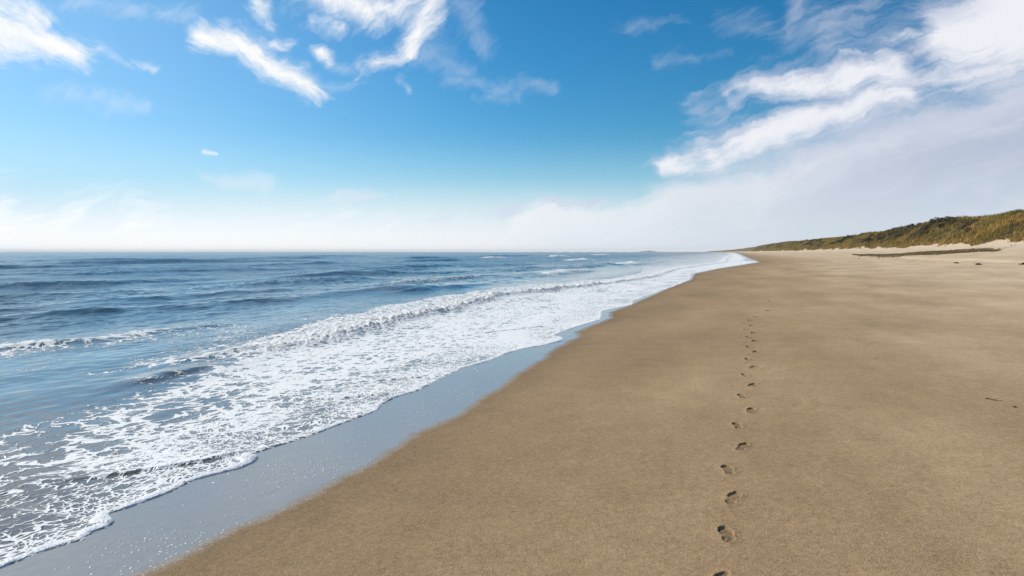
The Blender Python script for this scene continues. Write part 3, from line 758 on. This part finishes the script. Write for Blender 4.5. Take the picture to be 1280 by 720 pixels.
def build_sky():
    w = bpy.data.worlds.new('World'); SC.world = w; w.use_nodes = True
    N = Nodes(w.node_tree); out = N.new('ShaderNodeOutputWorld')
    sky = N.new('ShaderNodeTexSky', sky_type='NISHITA'); sky.sun_disc = False; sky.sun_elevation = SUN_EL; sky.sun_rotation = SUN_AZ % (2 * math.pi)
    sky.altitude = 0; sky.air_density = 1.0; sky.dust_density = .6; sky.ozone_density = 2.0
    hs = N.new('ShaderNodeHueSaturation'); N.put(hs.inputs['Color'], sky.outputs[0]); hs.inputs['Saturation'].default_value = SKY_SAT; hs.inputs['Value'].default_value = 1.0; hs.inputs['Hue'].default_value = .49
    d = N.vm('NORMALIZE', N.new('ShaderNodeTexCoord').outputs['Generated'])
    x, y, z = N.sep(d)
    lowmix = N.m('ADD', N.m('MULTIPLY', N.ss(z, .17, .0), .85), N.ss(x, .05, -.75, 0.0, .38), clamp=True)
    bg = N.new('ShaderNodeBackground'); cs = N.sep(N.vm('MULTIPLY', hs.outputs[0], tuple(SKY_STR * k for k in SKY_TINT)))
    graded = N.comb(*[N.m('MULTIPLY', N.m('POWER', N.m('MAXIMUM', cs[i], .0001), e), f / SKY_STR) for i, (e, f) in enumerate(((1.42, 1.10), (1.15, .85), (1.3, .765)))])
    N.put(bg.inputs[0], N.mix(lowmix, graded, tuple(k / SKY_STR for k in (.50, .78, .95)))); bg.inputs[1].default_value = SKY_STR
    yy = N.m('MAXIMUM', y, .12)
    gx = N.m('DIVIDE', x, yy); gz = N.m('DIVIDE', z, yy)
    g = N.comb(gx, gz, 0.0)
    def px(u, v):                              # a bearing and height read off the photograph, as slopes of a direction
        a = (u - 640) / 900; b = (360 - v) / 900; p = math.atan(45 / 900)
        yv = math.cos(p) + b * math.sin(p); return a / yv, (-math.sin(p) + b * math.cos(p)) / yv
    wn = N.noise(g, 7.0, 5, .6, color=True)
    gw = N.vm('ADD', g, N.vm('SCALE', N.vm('SUBTRACT', wn, (.5, .5, .5)), scale=.075))
    wn3 = N.noise(g, 26.0, 3, .6, color=True)
    gw = N.vm('ADD', gw, N.vm('SCALE', N.vm('SUBTRACT', wn3, (.5, .5, .5)), scale=.016))
    def streaks(angle, sx, sy, scale, detail=6):
        ca, sa = math.cos(angle), math.sin(angle)
        a = N.vm('DOT_PRODUCT', gw, (ca, sa, 0)); b = N.vm('DOT_PRODUCT', gw, (-sa, ca, 0))
        v = N.comb(N.m('MULTIPLY', a, sx), N.m('MULTIPLY', b, sy), 0.0); v2 = N.comb(N.m('MULTIPLY', a, sx), N.m('MULTIPLY', b, sy * 2.2), 3.7)
        return N.m('ADD', N.m('MULTIPLY', N.noise(v, scale, detail, .62), .62), N.m('MULTIPLY', N.noise(v2, scale * 2.6, detail, .6), .38))
    def capsule(u0, v0, u1, v1, r0, r1, amp=1.0, at=None):
        r0, r1 = r0 * 1.25, r1 * 1.25
        A0 = px(u0, v0); B0 = px(u1, v1); ba = (B0[0] - A0[0], B0[1] - A0[1], 0); bb = ba[0] ** 2 + ba[1] ** 2 + 1e-9
        pa = N.vm('SUBTRACT', at or gw, (A0[0], A0[1], 0))
        h = N.m('MULTIPLY', N.vm('DOT_PRODUCT', pa, ba), 1 / bb, clamp=True)
        dist = N.vm('LENGTH', N.vm('SUBTRACT', pa, N.vm('SCALE', ba, scale=h)))
        wd = N.m('MULTIPLY_ADD', h, (r1 - r0) / 900, r0 / 900)
        return N.m('ADD', N.m('SUBTRACT', 1.0, N.m('DIVIDE', dist, wd)), amp - 1.0)
    def union(L):
        r = L[0]
        for e in L[1:]: r = N.m('MAXIMUM', r, e)
        return r
    # wisps of the left and middle, combed down to the right
    nl = streaks(math.radians(-33), 1.0, 2.6, 9.0)
    def faint_wisp(caps, n, k): return N.m('MULTIPLY', N.ss(N.m('ADD', union(caps), N.m('MULTIPLY', N.m('SUBTRACT', n, .5), 3.6)), .0, 1.3), k)
    left = union([capsule(-40, 15, 95, 68, 46, 20, 1.15), capsule(40, 40, 190, 82, 24, 9, .6), capsule(-20, -10, 60, 25, 26, 20, .9),
                  capsule(255, 36, 330, 62, 17, 26, 1.1), capsule(310, 52, 402, 124, 25, 11, 1.1), capsule(300, 42, 365, 52, 13, 9, 1.0), capsule(330, 10, 322, -20, 16, 22, .7), capsule(330,14,345,30,11,9,.5)])
    mid = union([capsule(375, -8, 470, 10, 26, 24, .95), capsule(385, 28, 425, 30, 15, 12, .8), capsule(460, 4, 545, 0, 24, 26, .9), capsule(540, 0, 508, 66, 26, 14, 1.0), capsule(508, 66, 452, 90, 15, 15, .95),
                 capsule(400, 65, 412, 76, 10, 10, .85), capsule(452, 90, 445, 102, 12, 7, .7), capsule(495, 100, 500, 112, 16, 10, .6)])
    aL = N.ss(N.m('ADD', left, N.m('MULTIPLY', N.m('SUBTRACT', nl, .5), 3.2)), -.15, 1.25)
    nm = streaks(math.radians(35), 1.0, 1.5, 12.0)
    aM = N.ss(N.m('ADD', mid, N.m('MULTIPLY', N.m('SUBTRACT', nm, .5), 3.2)), -.15, 1.25)
    # the big spread of cloud on the right, drawn up to the right
    nr = streaks(math.radians(20), 1.0, 3.4, 7.0)
    right = union([capsule(822, 212, 900, 195, 14, 24, 1.1), capsule(890, 195, 1010, 152, 26, 28, 1.1), capsule(1000, 160, 1130, 120, 32, 30, .95), capsule(920, 118, 1060, 100, 18, 30, .95), capsule(880, 138, 960, 128, 9, 14, .6), capsule(1060, 98, 1120, 90, 24, 30, 1.0),
                   capsule(1100, 110, 1290, 70, 40, 75, .7), capsule(1190, 40, 1300, 10, 42, 70, 1.25), capsule(1120, 45, 1190, 40, 16, 26, .6), capsule(1050, 72, 1130, 70, 14, 22, .55),
                   capsule(1110, 50, 1190, 44, 12, 16, .5)])
    aR = N.ss(N.m('ADD', right, N.m('MULTIPLY', N.m('SUBTRACT', nr, .5), 2.6)), -.25, .95)
    # the low bank rising to the right
    fc = N.new('ShaderNodeFloatCurve')
    pts = [(-60,228),(80,232),(260,246),(330,250),(430,246),(480,244),(540,266),(600,260),(660,243),(700,236),(760,243),(850,220),(900,206),(1000,176),(1100,143),(1200,110),(1340,64)]
    cm = fc.mapping; cv = cm.curves[0]
    P = [px(u, v) for u, v in pts]
    while len(cv.points) > 2: cv.points.remove(cv.points[1])
    tox = lambda a: (a + 1) / 2
    cv.points[0].location = (0, P[0][1] / .3); cv.points[1].location = (1, min(1, P[-1][1] / .3))
    for a, b in P: cv.points.new(tox(a), b / .3)
    for pt in cv.points: pt.handle_type = 'AUTO_CLAMPED'
    cm.update()
    gs = N.sep(gw)
    N.put(fc.inputs['Value'], N.m('MULTIPLY_ADD', gs[0], .5, .5))
    bank = N.m('SUBTRACT', N.m('MULTIPLY', fc.outputs[0], .3), gs[1])
    nb = streaks(math.radians(12), 1.0, 3.0, 6.0)
    soft = N.m('ADD', N.ss(gx, -.35, .1, .075, .030), N.ss(gx, .15, .6, 0.0, .014))      # softer, glowing haze on the sunny side
    vb = N.m('ADD', N.m('DIVIDE', bank, soft), N.m('MULTIPLY', N.m('SUBTRACT', nb, .5), 1.6))
    vb = N.m('ADD', vb, N.m('MULTIPLY', N.m('SUBTRACT', nr, .5), 1.2))
    aB = N.m('MAXIMUM', N.m('MULTIPLY', N.ss(vb, -.35, 1.0), N.m('MULTIPLY_ADD', nb, .25, .80), clamp=True), N.ss(gz, .11, .0, 0.0, 1.0))
    fL = faint_wisp([capsule(530, 66, 580, 88, 26, 14), capsule(415, 78, 455, 95, 12, 9), capsule(410, 112, 455, 108, 10, 8), capsule(560, 104, 690, 108, 15, 11), capsule(590, 122, 665, 117, 9, 8), capsule(570, 10, 605, 60, 26, 16), capsule(60, 118, 180, 128, 16, 14), capsule(100, 4, 240, 14, 16, 14)], nm, .30)
    fS = faint_wisp([capsule(983, 48, 1004, 0, 17, 14), capsule(985, 48, 1120, -4, 16, 15)], nr, .5)
    fR = faint_wisp([capsule(820, 74, 915, 60, 11, 9), capsule(770, 28, 860, 20, 11, 9), capsule(985, 58, 1090, 44, 16, 16), capsule(900, 20, 985, 48, 18, 14)], nr, .26)
    fV = faint_wisp([capsule(930, 180, 1300, 70, 40, 95), capsule(1040, 60, 1300, 20, 40, 60), capsule(880, 130, 1060, 95, 30, 40)], nr, .62)
    fB = faint_wisp([capsule(425, 246, 480, 238, 12, 9), capsule(545, 274, 620, 263, 8, 11), capsule(620, 264, 702, 240, 11, 8), capsule(700, 250, 745, 244, 9, 8)], nr, .9)
    lens = N.m('MULTIPLY', N.ss(capsule(255, 189.8, 271, 192.6, 4.2, 2.6, 1.0, g), .0, 1.0), .85)
    faint = N.m('MULTIPLY', N.ss(N.m('ADD', capsule(250, 215, 335, 226, 9, 13), N.m('SUBTRACT', nl, .5)), 0, .9), .45)
    side = N.ss(gx, -.55, .55)
    a = N.m('MAXIMUM', N.m('MAXIMUM', aL, aM), N.m('MAXIMUM', aR, N.m('MAXIMUM', lens, faint)))
    a = N.m('MAXIMUM', a, N.m('MAXIMUM', fB, N.m('MAXIMUM', N.m('MAXIMUM', fV, fS), N.m('MAXIMUM', fL, fR))))
    # colour of cloud: white where it faces the sun, greyer violet in its thin and far body
    nc = streaks(math.radians(18), 1.0, 3.0, 4.0, 4)
    white = N.mix(side, (1.0, 1.0, 1.0), (.86, .87, .93))
    grey = N.mix(side, (.80, .90, 1.0), (.50, .56, .72))
    thick = N.ss(N.m('ADD', N.m('MAXIMUM', N.m('MAXIMUM', left, mid), right), N.m('MULTIPLY', N.m('SUBTRACT', nc, .5), 1.2)), .1, .95)
    cc = N.mix(thick, grey, white)
    bankc = N.mix(side, (1.10, 1.11, 1.11), N.mix(N.ss(gz, .0, .2), (.66, .72, .80), (.45, .50, .65)))
    bankc = N.mix(N.m('MULTIPLY', N.ss(vb, 2.6, .6), .55), bankc, white)
    bankc = N.mix(N.m('MULTIPLY', N.ss(nc, .48, .72), .35), bankc, white)
    e1 = N.new('ShaderNodeBackground'); N.put(e1.inputs[0], bankc); e1.inputs[1].default_value = CLOUD
    e2 = N.new('ShaderNodeBackground'); N.put(e2.inputs[0], cc); e2.inputs[1].default_value = CLOUD
    m1 = N.new('ShaderNodeMixShader'); N.put(m1.inputs[0], aB); N.t.links.new(bg.outputs[0], m1.inputs[1]); N.t.links.new(e1.outputs[0], m1.inputs[2])
    m2 = N.new('ShaderNodeMixShader'); N.put(m2.inputs[0], a); N.t.links.new(m1.outputs[0], m2.inputs[1]); N.t.links.new(e2.outputs[0], m2.inputs[2])
    N.t.links.new(m2.outputs[0], out.inputs[0])
    w.cycles.sampling_method = 'MANUAL'; w.cycles.sample_map_resolution = 1024
SKY_SAT, SKY_STR, CLOUD = 1.35, .12, 1.0
SKY_TINT = (.72, .95, 1.2)
build_sky()

# ------------------------------------------------------------------ camera
cam = bpy.data.cameras.new('camera'); co = bpy.data.objects.new('camera', cam); COL.objects.link(co)
cam.sensor_width = 36; cam.lens = 36 * 900 / 1280; cam.clip_start = .05; cam.clip_end = 40000
co.location = (0, 0, EYE); co.rotation_euler = (math.pi / 2 - math.atan(45 / 900), 0, 0)
SC.camera = co
vs = SC.view_settings; vs.view_transform = 'Standard'; vs.look = 'None'; vs.exposure = 0; vs.gamma = 1; vs.use_curve_mapping = False
SC.cycles.use_denoising = True
SC.cycles.max_bounces = 6; SC.cycles.volume_bounces = 0
